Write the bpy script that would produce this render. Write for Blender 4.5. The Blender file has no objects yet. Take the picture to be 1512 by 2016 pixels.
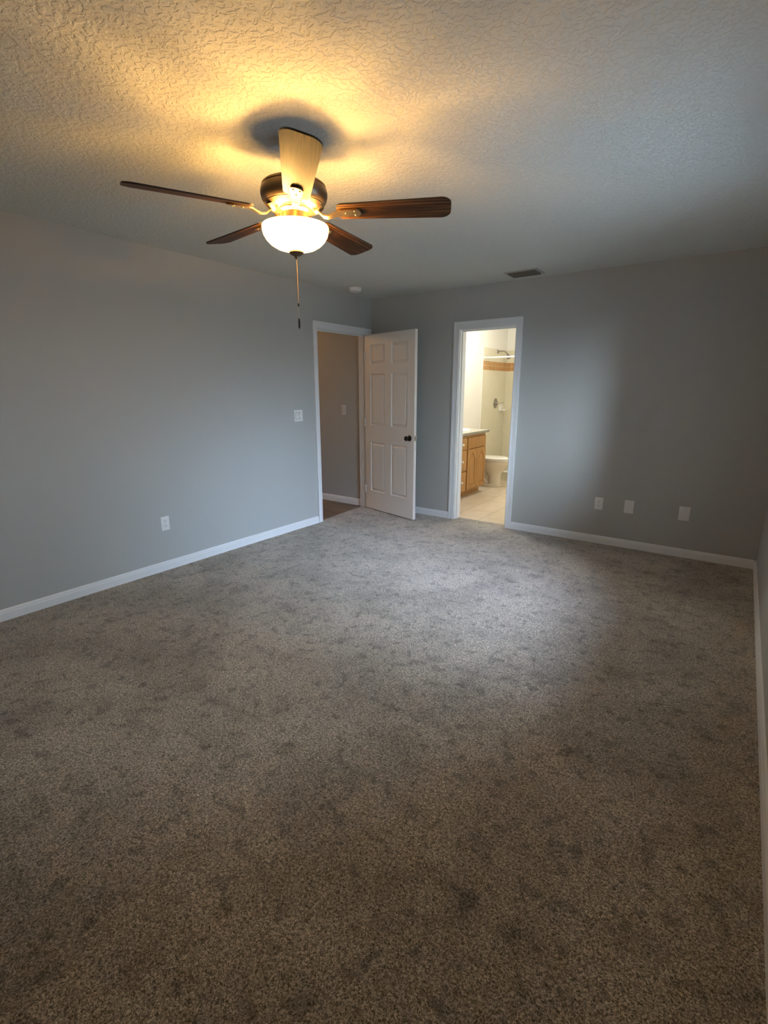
import bpy, bmesh, math, random
from math import sin, cos, pi, radians
from mathutils import Vector, Matrix

random.seed(4)
scene = bpy.context.scene
C = scene.collection

# ------------------------------------------------------------------ camera
CAM = dict(f=965.2713, yaw=0.6235, pitch=0.2452, roll=-0.0013, loc=(3.6554, -4.8392, 1.4318))
cy, sy, cp, sp = cos(CAM['yaw']), sin(CAM['yaw']), cos(CAM['pitch']), sin(CAM['pitch'])
fwd = Vector((-sy * cp, cy * cp, -sp)); right = Vector((cy, sy, 0)); up = right.cross(fwd)
cr, sr = cos(CAM['roll']), sin(CAM['roll'])
r2 = right * cr + up * sr; u2 = -right * sr + up * cr
cam_data = bpy.data.cameras.new('camera'); cam = bpy.data.objects.new('camera', cam_data); C.objects.link(cam)
cam_data.sensor_fit = 'VERTICAL'; cam_data.sensor_height = 24.0
cam_data.lens = CAM['f'] / 2016 * 24.0; cam_data.clip_start = 0.02
M = Matrix((r2, u2, -fwd)).transposed().to_4x4(); M.translation = Vector(CAM['loc'])
cam.matrix_world = M
scene.camera = cam

# ------------------------------------------------------------------ view, world, lights
vs = scene.view_settings
vs.view_transform = 'Standard'; vs.look = 'None'; vs.gamma = 1.0; vs.use_curve_mapping = False
vs.exposure = 0.0

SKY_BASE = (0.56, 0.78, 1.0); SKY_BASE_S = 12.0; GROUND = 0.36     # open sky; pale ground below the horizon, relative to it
LOBES = [  # direction, colour, strength, cos at rim, cos at full: glows added to the sky, aimed at far wall, left wall and floor
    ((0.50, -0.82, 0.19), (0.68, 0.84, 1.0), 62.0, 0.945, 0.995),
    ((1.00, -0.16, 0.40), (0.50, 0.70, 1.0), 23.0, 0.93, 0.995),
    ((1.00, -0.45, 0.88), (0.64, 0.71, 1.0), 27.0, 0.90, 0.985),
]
LAMP_COL = (1.0, 0.55, 0.15)
LAMP_BOWL = 26.0      # emission strength of the glass bowl
LAMP_BULB = 11.5       # watts of each bulb
BATH_W = 40.0; HALL_W = 24.0

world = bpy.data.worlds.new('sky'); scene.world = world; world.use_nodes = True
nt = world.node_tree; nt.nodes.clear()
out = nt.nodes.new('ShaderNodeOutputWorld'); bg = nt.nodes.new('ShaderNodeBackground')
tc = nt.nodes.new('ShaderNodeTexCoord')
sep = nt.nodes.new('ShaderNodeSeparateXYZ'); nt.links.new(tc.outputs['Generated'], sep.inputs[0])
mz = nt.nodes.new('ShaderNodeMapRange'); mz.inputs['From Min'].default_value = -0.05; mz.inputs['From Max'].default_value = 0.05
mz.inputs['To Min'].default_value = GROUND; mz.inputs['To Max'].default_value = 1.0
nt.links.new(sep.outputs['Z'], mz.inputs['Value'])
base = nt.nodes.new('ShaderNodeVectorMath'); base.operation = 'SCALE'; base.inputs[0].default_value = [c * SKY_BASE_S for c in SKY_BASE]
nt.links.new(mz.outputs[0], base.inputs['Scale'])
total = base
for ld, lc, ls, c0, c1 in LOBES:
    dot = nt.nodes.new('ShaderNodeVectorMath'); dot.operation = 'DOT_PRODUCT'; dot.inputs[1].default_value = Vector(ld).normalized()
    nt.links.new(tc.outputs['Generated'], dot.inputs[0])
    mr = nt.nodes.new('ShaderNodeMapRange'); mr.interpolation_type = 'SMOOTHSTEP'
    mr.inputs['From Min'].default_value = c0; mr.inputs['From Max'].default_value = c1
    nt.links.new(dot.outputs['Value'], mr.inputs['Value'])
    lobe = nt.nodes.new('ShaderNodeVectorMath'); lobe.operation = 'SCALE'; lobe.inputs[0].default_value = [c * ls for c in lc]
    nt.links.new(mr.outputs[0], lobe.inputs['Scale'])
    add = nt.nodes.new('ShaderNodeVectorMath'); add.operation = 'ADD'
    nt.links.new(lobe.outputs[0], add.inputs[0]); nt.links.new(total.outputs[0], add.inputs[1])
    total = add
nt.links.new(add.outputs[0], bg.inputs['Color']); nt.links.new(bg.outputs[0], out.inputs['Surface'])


def lamp(kind, name, loc, energy, color, size=0.05, rot=(0, 0, 0), size_y=None):
    d = bpy.data.lights.new(name, kind); d.energy = energy; d.color = color
    if kind == 'AREA':
        d.size = size
        if size_y: d.shape = 'RECTANGLE'; d.size_y = size_y
    else:
        d.shadow_soft_size = size
    o = bpy.data.objects.new(name, d); C.objects.link(o); o.location = loc; o.rotation_euler = rot
    return o

# ------------------------------------------------------------------ materials
def new_mat(name):
    m = bpy.data.materials.new(name); m.use_nodes = True
    return m, m.node_tree, m.node_tree.nodes['Principled BSDF']

def N(nt, t, **kw):
    n = nt.nodes.new(t)
    for k, v in kw.items():
        if k in n.inputs: n.inputs[k].default_value = v
        else: setattr(n, k, v)
    return n

def mat_plain(name, col, rough=0.5, metal=0.0, bump=0.0, bscale=100.0, bdist=0.002, var=0.0, spec=0.5):
    m, nt, b = new_mat(name)
    b.inputs['Base Color'].default_value = (*col, 1); b.inputs['Roughness'].default_value = rough
    b.inputs['Metallic'].default_value = metal; b.inputs['Specular IOR Level'].default_value = spec
    tcn = N(nt, 'ShaderNodeTexCoord')
    no = N(nt, 'ShaderNodeTexNoise', Scale=bscale, Detail=3.0)
    nt.links.new(tcn.outputs['Object'], no.inputs['Vector'])
    if bump:
        bp = N(nt, 'ShaderNodeBump', Strength=bump, Distance=bdist)
        nt.links.new(no.outputs['Fac'], bp.inputs['Height']); nt.links.new(bp.outputs[0], b.inputs['Normal'])
    if var:
        n2 = N(nt, 'ShaderNodeTexNoise', Scale=6.0, Detail=4.0)
        nt.links.new(tcn.outputs['Object'], n2.inputs['Vector'])
        mx = N(nt, 'ShaderNodeMix', data_type='RGBA')
        mx.inputs[6].default_value = (*[c * (1 - var) for c in col], 1); mx.inputs[7].default_value = (*[min(1, c * (1 + var)) for c in col], 1)
        nt.links.new(n2.outputs['Fac'], mx.inputs[0]); nt.links.new(mx.outputs[2], b.inputs['Base Color'])
    return m

def mat_ceiling():
    m, nt, b = new_mat('ceiling_texture')
    b.inputs['Base Color'].default_value = (0.69, 0.70, 0.655, 1); b.inputs['Roughness'].default_value = 0.85
    b.inputs['Specular IOR Level'].default_value = 0.25
    tcn = N(nt, 'ShaderNodeTexCoord')
    wn = N(nt, 'ShaderNodeTexNoise', Scale=22.0, Detail=2.0)
    nt.links.new(tcn.outputs['Object'], wn.inputs['Vector'])
    ad = N(nt, 'ShaderNodeVectorMath', operation='MULTIPLY_ADD'); ad.inputs[1].default_value = (0.035, 0.035, 0.0)
    nt.links.new(wn.outputs['Color'], ad.inputs[0]); nt.links.new(tcn.outputs['Object'], ad.inputs[2])
    n1 = N(nt, 'ShaderNodeTexNoise', Scale=48.0, Detail=4.0, Roughness=0.55)
    nt.links.new(ad.outputs[0], n1.inputs['Vector'])
    r = N(nt, 'ShaderNodeValToRGB'); r.color_ramp.elements[0].position = 0.44; r.color_ramp.elements[1].position = 0.56
    r.color_ramp.interpolation = 'EASE'
    nt.links.new(n1.outputs['Fac'], r.inputs[0])
    n2 = N(nt, 'ShaderNodeTexNoise', Scale=160.0, Detail=2.0)
    nt.links.new(tcn.outputs['Object'], n2.inputs['Vector'])
    s = N(nt, 'ShaderNodeMath', operation='MULTIPLY_ADD'); s.inputs[1].default_value = 0.25
    nt.links.new(n2.outputs['Fac'], s.inputs[0]); nt.links.new(r.outputs[0], s.inputs[2])
    bp = N(nt, 'ShaderNodeBump', Strength=0.62, Distance=0.004)
    nt.links.new(s.outputs[0], bp.inputs['Height']); nt.links.new(bp.outputs[0], b.inputs['Normal'])
    return m

def mat_carpet():
    m, nt, b = new_mat('carpet_pile')
    b.inputs['Roughness'].default_value = 1.0; b.inputs['Specular IOR Level'].default_value = 0.0
    b.inputs['Sheen Weight'].default_value = 0.25; b.inputs['Sheen Roughness'].default_value = 0.5
    tcn = N(nt, 'ShaderNodeTexCoord')
    mp = N(nt, 'ShaderNodeMapping'); nt.links.new(tcn.outputs['Object'], mp.inputs['Vector'])
    fleck = N(nt, 'ShaderNodeTexNoise', Scale=165.0, Detail=3.0, Roughness=0.7, Distortion=1.2)
    nt.links.new(mp.outputs[0], fleck.inputs['Vector'])
    fr = N(nt, 'ShaderNodeValToRGB'); e = fr.color_ramp.elements
    e[0].position = 0.39; e[0].color = (0.098, 0.080, 0.055, 1)
    e[1].position = 0.61; e[1].color = (0.74, 0.67, 0.56, 1)
    e2 = fr.color_ramp.elements.new(0.5); e2.color = (0.345, 0.302, 0.245, 1)
    nt.links.new(fleck.outputs['Fac'], fr.inputs[0])
    # trodden pile: broad brushed patches, then hundreds of small dimples
    big = N(nt, 'ShaderNodeTexNoise', Scale=2.1, Detail=5.0, Roughness=0.62, Distortion=0.25)
    nt.links.new(tcn.outputs['Object'], big.inputs['Vector'])
    br = N(nt, 'ShaderNodeMapRange'); br.inputs['From Min'].default_value = 0.34; br.inputs['From Max'].default_value = 0.60
    br.inputs['To Min'].default_value = 0.88; br.inputs['To Max'].default_value = 1.26
    nt.links.new(big.outputs['Fac'], br.inputs['Value'])
    mu = br
    for seed, scl, lo, hi, dk in (((3.1, 1.7, 0), 15.0, 0.57, 0.66, 0.68), ((8.3, 4.2, 0), 6.5, 0.53, 0.68, 0.80), ((1.3, 9.2, 0), 32.0, 0.58, 0.70, 0.78)):
        mp2 = N(nt, 'ShaderNodeMapping'); mp2.inputs['Location'].default_value = seed
        nt.links.new(tcn.outputs['Object'], mp2.inputs['Vector'])
        dent = N(nt, 'ShaderNodeTexNoise', Scale=scl, Detail=2.0, Roughness=0.5, Distortion=0.0)
        nt.links.new(mp2.outputs[0], dent.inputs['Vector'])
        dr = N(nt, 'ShaderNodeMapRange'); dr.interpolation_type = 'SMOOTHSTEP'
        dr.inputs['From Min'].default_value = lo; dr.inputs['From Max'].default_value = hi
        dr.inputs['To Min'].default_value = 1.0; dr.inputs['To Max'].default_value = dk
        nt.links.new(dent.outputs['Fac'], dr.inputs['Value'])
        m2 = N(nt, 'ShaderNodeMath', operation='MULTIPLY'); nt.links.new(mu.outputs[0], m2.inputs[0]); nt.links.new(dr.outputs[0], m2.inputs[1])
        mu = m2
    sc = N(nt, 'ShaderNodeVectorMath', operation='SCALE')
    nt.links.new(fr.outputs[0], sc.inputs[0]); nt.links.new(mu.outputs[0], sc.inputs['Scale'])
    nt.links.new(sc.outputs[0], b.inputs['Base Color'])
    bp = N(nt, 'ShaderNodeBump', Strength=0.9, Distance=0.006)
    f2 = N(nt, 'ShaderNodeTexNoise', Scale=170.0, Detail=4.0, Roughness=0.7, Distortion=0.8)
    nt.links.new(mp.outputs[0], f2.inputs['Vector']); nt.links.new(f2.outputs['Fac'], bp.inputs['Height'])
    bp2 = N(nt, 'ShaderNodeBump', Strength=0.5, Distance=0.02)
    nt.links.new(big.outputs['Fac'], bp2.inputs['Height']); nt.links.new(bp2.outputs[0], bp.inputs['Normal'])
    nt.links.new(bp.outputs[0], b.inputs['Normal'])
    return m

def mat_wood(name, dark, light, scale=(3, 60, 60), rough=0.4, axis_fine=1.0, bump=0.15, lo=0.35, hi=0.65):
    m, nt, b = new_mat(name)
    b.inputs['Roughness'].default_value = rough
    tcn = N(nt, 'ShaderNodeTexCoord'); mp = N(nt, 'ShaderNodeMapping'); mp.inputs['Scale'].default_value = scale
    nt.links.new(tcn.outputs['Object'], mp.inputs['Vector'])
    no = N(nt, 'ShaderNodeTexNoise', Scale=axis_fine, Detail=6.0, Roughness=0.65, Distortion=0.4)
    nt.links.new(mp.outputs[0], no.inputs['Vector'])
    r = N(nt, 'ShaderNodeValToRGB'); e = r.color_ramp.elements
    e[0].position = lo; e[0].color = (*dark, 1); e[1].position = hi; e[1].color = (*light, 1)
    nt.links.new(no.outputs['Fac'], r.inputs[0]); nt.links.new(r.outputs[0], b.inputs['Base Color'])
    bp = N(nt, 'ShaderNodeBump', Strength=bump, Distance=0.001)
    nt.links.new(no.outputs['Fac'], bp.inputs['Height']); nt.links.new(bp.outputs[0], b.inputs['Normal'])
    return m

def mat_brick(name, c1, c2, grout, w, h, mortar, offset, off=(0, 0, 0), rot=(0, 0, 0), rough=0.35, freq=2, uvsrc='Object', cloud=0.0):
    m, nt, b = new_mat(name)
    b.inputs['Roughness'].default_value = rough
    tcn = N(nt, 'ShaderNodeTexCoord'); mp = N(nt, 'ShaderNodeMapping')
    mp.inputs['Location'].default_value = off; mp.inputs['Rotation'].default_value = rot
    nt.links.new(tcn.outputs[uvsrc], mp.inputs['Vector'])
    br = N(nt, 'ShaderNodeTexBrick', offset=offset, offset_frequency=freq)
    br.inputs['Color1'].default_value = (*c1, 1); br.inputs['Color2'].default_value = (*c2, 1); br.inputs['Mortar'].default_value = (*grout, 1)
    br.inputs['Scale'].default_value = 1.0; br.inputs['Mortar Size'].default_value = mortar; br.inputs['Mortar Smooth'].default_value = 0.1
    br.inputs['Brick Width'].default_value = w; br.inputs['Row Height'].default_value = h; br.inputs['Bias'].default_value = 0.0
    nt.links.new(mp.outputs[0], br.inputs['Vector'])
    no = N(nt, 'ShaderNodeTexNoise', Scale=9.0, Detail=5.0); nt.links.new(tcn.outputs['Object'], no.inputs['Vector'])
    mr_ = N(nt, 'ShaderNodeMapRange'); mr_.inputs['To Min'].default_value = 1 - cloud; mr_.inputs['To Max'].default_value = 1 + cloud
    nt.links.new(no.outputs['Fac'], mr_.inputs['Value'])
    sc = N(nt, 'ShaderNodeVectorMath', operation='SCALE')
    nt.links.new(br.outputs['Color'], sc.inputs[0]); nt.links.new(mr_.outputs[0], sc.inputs['Scale'])
    nt.links.new(sc.outputs[0], b.inputs['Base Color'])
    bp = N(nt, 'ShaderNodeBump', Strength=0.4, Distance=0.002, invert=True)
    nt.links.new(br.outputs['Fac'], bp.inputs['Height']); nt.links.new(bp.outputs[0], b.inputs['Normal'])
    return m

MT = {}
MT['wall'] = mat_plain('grey_wall_paint', (0.458, 0.462, 0.442), 0.62, bump=0.22, bscale=110, bdist=0.0015, spec=0.3)
MT['hallwall'] = MT['wall']
MT['bathwall'] = mat_plain('cream_wall_paint', (0.80, 0.785, 0.735), 0.6, bump=0.3, bscale=90, bdist=0.002)
MT['trim'] = mat_plain('white_trim_paint', (0.80, 0.81, 0.81), 0.38, bump=0.05, bscale=40)
MT['door'] = mat_plain('white_door_paint', (0.81, 0.77, 0.71), 0.42, bump=0.12, bscale=180, bdist=0.0006)
MT['ceiling'] = mat_ceiling()
MT['carpet'] = mat_carpet()
MT['plastic'] = mat_plain('white_plastic', (0.80, 0.80, 0.78), 0.35)
MT['slot'] = mat_plain('dark_slot', (0.03, 0.03, 0.03), 0.6)
MT['bronze'] = mat_plain('antique_bronze', (0.17, 0.125, 0.085), 0.34, metal=0.9, var=0.15)
MT['brass'] = mat_plain('antique_brass', (0.42, 0.30, 0.16), 0.33, metal=0.95)
MT['dark_bronze'] = mat_plain('dark_bronze', (0.035, 0.026, 0.02), 0.28, metal=0.8)
MT['chrome'] = mat_plain('chrome', (0.70, 0.70, 0.72), 0.18, metal=1.0)
MT['nickel'] = mat_plain('brushed_nickel', (0.36, 0.34, 0.32), 0.3, metal=1.0)
MT['blade'] = mat_wood('walnut_blade', (0.020, 0.008, 0.004), (0.15, 0.064, 0.017), scale=(2.0, 130, 10), rough=0.55, lo=0.46, hi=0.58)
MT['blade'].node_tree.nodes['Principled BSDF'].inputs['Specular IOR Level'].default_value = 0.2
MT['blade_edge'] = mat_plain('dark_blade_edge', (0.02, 0.011, 0.008), 0.4)
MT['oak'] = mat_wood('honey_oak', (0.33, 0.150, 0.035), (0.50, 0.265, 0.082), scale=(40, 40, 3), rough=0.4, lo=0.3, hi=0.7)
MT['porcelain'] = mat_plain('white_porcelain', (0.86, 0.85, 0.80), 0.12)
MT['bone'] = mat_plain('bone_porcelain', (0.74, 0.68, 0.55), 0.15)
MT['laminate'] = mat_plain('grey_laminate', (0.44, 0.43, 0.36), 0.4, var=0.06)
MT['laminate_edge'] = mat_plain('grey_laminate_edge', (0.27, 0.26, 0.22), 0.4)
MT['plank'] = mat_wood('dark_plank', (0.05, 0.034, 0.022), (0.27, 0.19, 0.125), scale=(1.6, 14, 1), rough=0.4, lo=0.3, hi=0.7)
MT['floortile'] = mat_brick('beige_floor_tile', (0.63, 0.54, 0.42), (0.66, 0.57, 0.45), (0.36, 0.29, 0.22), 0.56, 0.33, 0.004, 0.5,
                            off=(0.0, 1.242, 0), rot=(0, 0, radians(90)), cloud=0.12)
MT['showertile'] = mat_plain('beige_shower_panel', (0.66, 0.62, 0.48), 0.3, var=0.05)
MT['accent'] = mat_brick('brown_accent_tile', (0.42, 0.22, 0.08), (0.48, 0.27, 0.11), (0.74, 0.60, 0.38), 0.083, 0.0705, 0.0022, 0.0, uvsrc='UV', cloud=0.25, rough=0.3)

def mat_glow(name, col, emit, strength, rough=0.3):
    m, nt, b = new_mat(name)
    b.inputs['Base Color'].default_value = (*col, 1); b.inputs['Roughness'].default_value = rough
    b.inputs['Emission Color'].default_value = (*emit, 1); b.inputs['Emission Strength'].default_value = strength
    return m
MT['bowl'] = mat_glow('frosted_glass_lit', (0.9, 0.85, 0.75), LAMP_COL, LAMP_BOWL)
MT['diffuser'] = mat_glow('frosted_diffuser_lit', (0.9, 0.9, 0.85), (1, 0.85, 0.6), 3.0)

def mat_glass():
    m = bpy.data.materials.new('window_glass'); m.use_nodes = True; nt = m.node_tree; nt.nodes.clear()
    o = N(nt, 'ShaderNodeOutputMaterial'); t = N(nt, 'ShaderNodeBsdfTransparent'); g = N(nt, 'ShaderNodeBsdfGlossy'); g.inputs['Roughness'].default_value = 0.02
    f = N(nt, 'ShaderNodeFresnel', IOR=1.25); mx = N(nt, 'ShaderNodeMixShader')
    nt.links.new(f.outputs[0], mx.inputs[0]); nt.links.new(t.outputs[0], mx.inputs[1]); nt.links.new(g.outputs[0], mx.inputs[2]); nt.links.new(mx.outputs[0], o.inputs[0])
    return m
MT['glass'] = mat_glass()

# ------------------------------------------------------------------ mesh helpers
def bx(bm, lo, hi, mi=0):
    x0, y0, z0 = lo; x1, y1, z1 = hi
    v = [bm.verts.new(p) for p in ((x0, y0, z0), (x1, y0, z0), (x1, y1, z0), (x0, y1, z0), (x0, y0, z1), (x1, y0, z1), (x1, y1, z1), (x0, y1, z1))]
    for f in ((0, 3, 2, 1), (4, 5, 6, 7), (0, 1, 5, 4), (1, 2, 6, 5), (2, 3, 7, 6), (3, 0, 4, 7)):
        fc = bm.faces.new([v[i] for i in f]); fc.material_index = mi
    return v

def box_bm(lo, hi, bev=0.0, seg=2):
    bm = bmesh.new(); bx(bm, lo, hi)
    if bev: bmesh.ops.bevel(bm, geom=bm.edges[:], offset=bev, segments=seg, affect='EDGES', profile=0.5)
    return bm

def merge(bm, other, mat=None):
    me = bpy.data.meshes.new('tmp')
    if mat is not None: bmesh.ops.transform(other, matrix=mat, verts=other.verts[:])
    other.to_mesh(me); bm.from_mesh(me); bpy.data.meshes.remove(me); other.free()
    return bm

def lathe_bm(prof, n=48, cap=True):
    """prof: list of (r, z) from one end to the other, axis z"""
    bm = bmesh.new(); rings = []
    for r, z in prof:
        if r < 1e-6: rings.append([bm.verts.new((0, 0, z))])
        else: rings.append([bm.verts.new((r * cos(2 * pi * i / n), r * sin(2 * pi * i / n), z)) for i in range(n)])
    for a, b in zip(rings[:-1], rings[1:]):
        for i in range(n):
            j = (i + 1) % n
            if len(a) == 1 and len(b) == 1: continue
            if len(a) == 1: bm.faces.new((a[0], b[j], b[i]))
            elif len(b) == 1: bm.faces.new((a[i], a[j], b[0]))
            else: bm.faces.new((a[i], a[j], b[j], b[i]))
    if cap:
        for rg in (rings[0], rings[-1]):
            if len(rg) > 2: bm.faces.new(rg)
    bmesh.ops.recalc_face_normals(bm, faces=bm.faces[:])
    return bm

def tube_bm(pts, r, n=12, flat=1.0):
    bm = bmesh.new(); rings = []; pts = [Vector(p) for p in pts]
    for i, p in enumerate(pts):
        t = (pts[min(i + 1, len(pts) - 1)] - pts[max(i - 1, 0)]).normalized()
        ref = Vector((0, 0, 1)) if abs(t.z) < 0.95 else Vector((1, 0, 0))
        s = t.cross(ref).normalized(); q = s.cross(t).normalized()
        rr = r[i] if isinstance(r, (list, tuple)) else r
        rings.append([bm.verts.new(p + s * rr * cos(2 * pi * k / n) + q * rr * flat * sin(2 * pi * k / n)) for k in range(n)])
    for a, b in zip(rings[:-1], rings[1:]):
        for k in range(n): bm.faces.new((a[k], a[(k + 1) % n], b[(k + 1) % n], b[k]))
    bm.faces.new(rings[0]); bm.faces.new(rings[-1])
    bmesh.ops.recalc_face_normals(bm, faces=bm.faces[:])
    return bm

def prism_bm(outline, z0, z1, bev=0.0):
    """outline: list of (x, y) extruded from z0 to z1"""
    bm = bmesh.new()
    a = [bm.verts.new((x, y, z0)) for x, y in outline]; b = [bm.verts.new((x, y, z1)) for x, y in outline]
    n = len(a); bm.faces.new(a[::-1]); bm.faces.new(b)
    for i in range(n): bm.faces.new((a[i], a[(i + 1) % n], b[(i + 1) % n], b[i]))
    bmesh.ops.recalc_face_normals(bm, faces=bm.faces[:])
    if bev: bmesh.ops.bevel(bm, geom=[e for e in bm.edges if abs(e.verts[0].co.z - e.verts[1].co.z) < 1e-6], offset=bev, segments=2, affect='EDGES')
    return bm

def obj(name, bm, mats, parent=None, smooth=None, loc=None, rot=None):
    me = bpy.data.meshes.new(name); bm.to_mesh(me); bm.free()
    for m in (mats if isinstance(mats, (list, tuple)) else [mats]): me.materials.append(MT[m] if isinstance(m, str) else m)
    if smooth is not None:
        me.polygons.foreach_set('use_smooth', [True] * len(me.polygons))
        me.set_sharp_from_angle(angle=radians(smooth))
    o = bpy.data.objects.new(name, me); C.objects.link(o)
    if parent: o.parent = parent
    if loc: o.location = loc
    if rot: o.rotation_euler = rot
    return o

def tag(o, label, cat=None, group=None, kind=None):
    o['label'] = label
    if cat: o['category'] = cat
    if group: o['group'] = group
    if kind: o['kind'] = kind
    return o

def thing(name, label, cat, loc=(0, 0, 0), rot=(0, 0, 0), group=None, kind=None):
    o = bpy.data.objects.new(name, None); C.objects.link(o); o.empty_display_size = 0.1
    o.location = loc; o.rotation_euler = rot
    return tag(o, label, cat, group, kind)

def struct(name, bm, mat, label, cat, smooth=None):
    return tag(obj(name, bm, mat, smooth=smooth), label, cat, kind='structure')

def boxes(*bb):
    bm = bmesh.new()
    for lo, hi in bb: bx(bm, lo, hi)
    return bm

# ------------------------------------------------------------------ room shell
H = 2.44; W = 3.9135; YF = -5.4; T = 0.115
LD0, LD1, LDH = -0.945, -0.095, 2.045      # hallway door opening in the left wall (y range)
BD0, BD1, BDH = 1.145, 1.767, 2.035        # bathroom door opening in the back wall (x range)
WY0, WY1, WZ0, WZ1 = -3.00, -1.50, 0.85, 2.05  # window in the right wall, beside the viewer and out of frame
RT = 0.15                                    # thickness of the outer wall

struct('wall_left', boxes(((-T, YF - T, -0.1), (0, LD0, H)), ((-T, LD1, -0.1), (0, 0, H)), ((-T, LD0, LDH), (0, LD1, H))), 'wall', 'long grey painted wall on the left with the hallway doorway in it', 'wall')
struct('wall_back', boxes(((-T, 0, -0.1), (BD0, T, H)), ((BD1, 0, -0.1), (W + RT, T, H)), ((BD0, 0, BDH), (BD1, T, H))), 'wall', 'grey painted far wall with the bathroom doorway and three low wall plates', 'wall')
struct('wall_right', boxes(((W, YF - T, -0.1), (W + RT, WY0, H)), ((W, WY1, -0.1), (W + RT, 0, H)), ((W, WY0, -0.1), (W + RT, WY1, WZ0)), ((W, WY0, WZ1), (W + RT, WY1, H))), 'wall', 'grey painted wall seen as a thin strip at the right edge', 'wall')
struct('wall_front', boxes(((0, YF - T, -0.1), (W, YF, H))), 'wall', 'grey painted wall behind the viewer', 'wall')
struct('ceiling', boxes(((-T, YF - T, H), (W + RT, T, H + 0.1))), 'ceiling', 'white ceiling with knockdown plaster texture over the bedroom', 'ceiling')
def carpet_bm():
    bm = bmesh.new()
    bx(bm, (0, YF, -0.1), (W, 0, 0)); bx(bm, (BD0, 0, -0.1), (BD1, 0.10, 0))
    # pile runs a little way into the hallway opening and ends on a slant
    a = [(-0.03, LD0), (0, LD0), (0, LD1), (-0.095, LD1)]
    merge(bm, prism_bm(a, -0.1, 0.0))
    return bm
struct('floor', carpet_bm(), 'carpet', 'beige grey carpet with trodden patches covering the bedroom', 'floor')

# window behind the camera (daylight)
struct('trim_added_eave', boxes(((W + RT, YF - T, H + 0.0), (W + RT + 0.55, T, H + 0.1))), 'trim', 'unseen white roof overhang added above the window to cut the high sky', 'roof overhang')  # unseen overhang, added to keep high sky light off the floor
wn = thing('window_1', 'white framed sliding window in the right wall, beside the viewer and out of frame', 'window', (W + RT - 0.05, (WY0 + WY1) / 2, WZ0), (0, 0, radians(90)), kind='structure')
hw = (WY1 - WY0) / 2; wh = WZ1 - WZ0
obj('window_frame', boxes(((-hw, -0.03, 0), (-hw + 0.04, 0.03, wh)), ((hw - 0.04, -0.03, 0), (hw, 0.03, wh)), ((-hw + .04, -0.03, 0), (hw - .04, 0.03, 0.04)), ((-hw + .04, -0.03, wh - 0.04), (hw - .04, 0.03, wh)), ((-0.02, -0.03, 0.04), (0.02, 0.03, wh - 0.04))), 'trim', wn)
obj('pane', boxes(((-hw + 0.04, -0.004, 0.04), (-0.02, 0.004, wh - 0.04))), 'glass', wn)
obj('pane', boxes(((0.02, -0.004, 0.04), (hw - 0.04, 0.004, wh - 0.04))), 'glass', wn)
obj('window_sill', box_bm((-hw, 0.03, 0.0), (hw, 0.115, 0.014), 0.003), 'trim', wn)

# hallway
HX = -3.2; HY0 = -1.25; HY1 = -0.07
struct('wall_hallway_back', boxes(((HX, HY1, -0.1), (-T, T, H))), 'hallwall', 'taupe hallway wall with one light switch seen through the doorway', 'wall')
struct('wall_hallway_front', boxes(((HX, HY0 - T, -0.1), (-T, HY0, H))), 'hallwall', 'hallway wall hidden behind the bedroom wall', 'wall')
struct('wall_hallway_end', boxes(((HX - T, HY0 - T, -0.1), (HX, T, H))), 'hallwall', 'wall closing the far end of the hallway', 'wall')
struct('ceiling_hallway', boxes(((HX - T, HY0 - T, H), (-T, T, H + 0.1))), 'ceiling', 'ceiling over the hallway', 'ceiling')
def hallfloor():
    bm = bmesh.new(); bx(bm, (HX, HY0, -0.1), (-T, HY1, -0.004))
    merge(bm, prism_bm([(-T, LD0), (-0.03, LD0), (-0.095, LD1), (-T, LD1)], -0.1, -0.004))
    return bm
struct('floor_hallway', hallfloor(), 'plank', 'dark brown wood plank floor of the hallway beyond the doorway', 'floor')

# bathroom
BX0, BX1, BY1 = 0.2, 2.2, 3.6
struct('wall_bathroom_left', boxes(((BX0 - T, T, -0.1), (BX0, BY1 + T, H))), 'bathwall', 'cream bathroom wall behind the oak vanity', 'wall')
struct('wall_bathroom_back', boxes(((BX0, BY1, -0.1), (BX1, BY1 + T, H))), 'bathwall', 'cream bathroom wall at the back of the shower', 'wall')
struct('wall_bathroom_right', boxes(((BX1, T, -0.1), (BX1 + T, BY1 + T, H))), 'bathwall', 'cream bathroom wall hidden right of the doorway', 'wall')
struct('wall_bathroom_front', boxes(((BX0, T, -0.1), (BD0, T + 0.02, H)), ((BD1, T, -0.1), (BX1, T + 0.02, H)), ((BD0, T, BDH), (BD1, T + 0.02, H))), 'bathwall', 'cream bathroom side of the wall around the doorway', 'wall')
struct('ceiling_bathroom', boxes(((BX0 - T, T, H), (BX1 + T, BY1 + T, H + 0.1))), 'ceiling', 'ceiling over the bathroom', 'ceiling')
struct('floor_bathroom', boxes(((BX0, T + 0.02, -0.1), (BX1, BY1, -0.004)), ((BD0, 0.10, -0.1), (BD1, T + 0.02, -0.004))), 'floortile', 'beige square tile floor of the bathroom beyond the doorway', 'floor')

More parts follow.
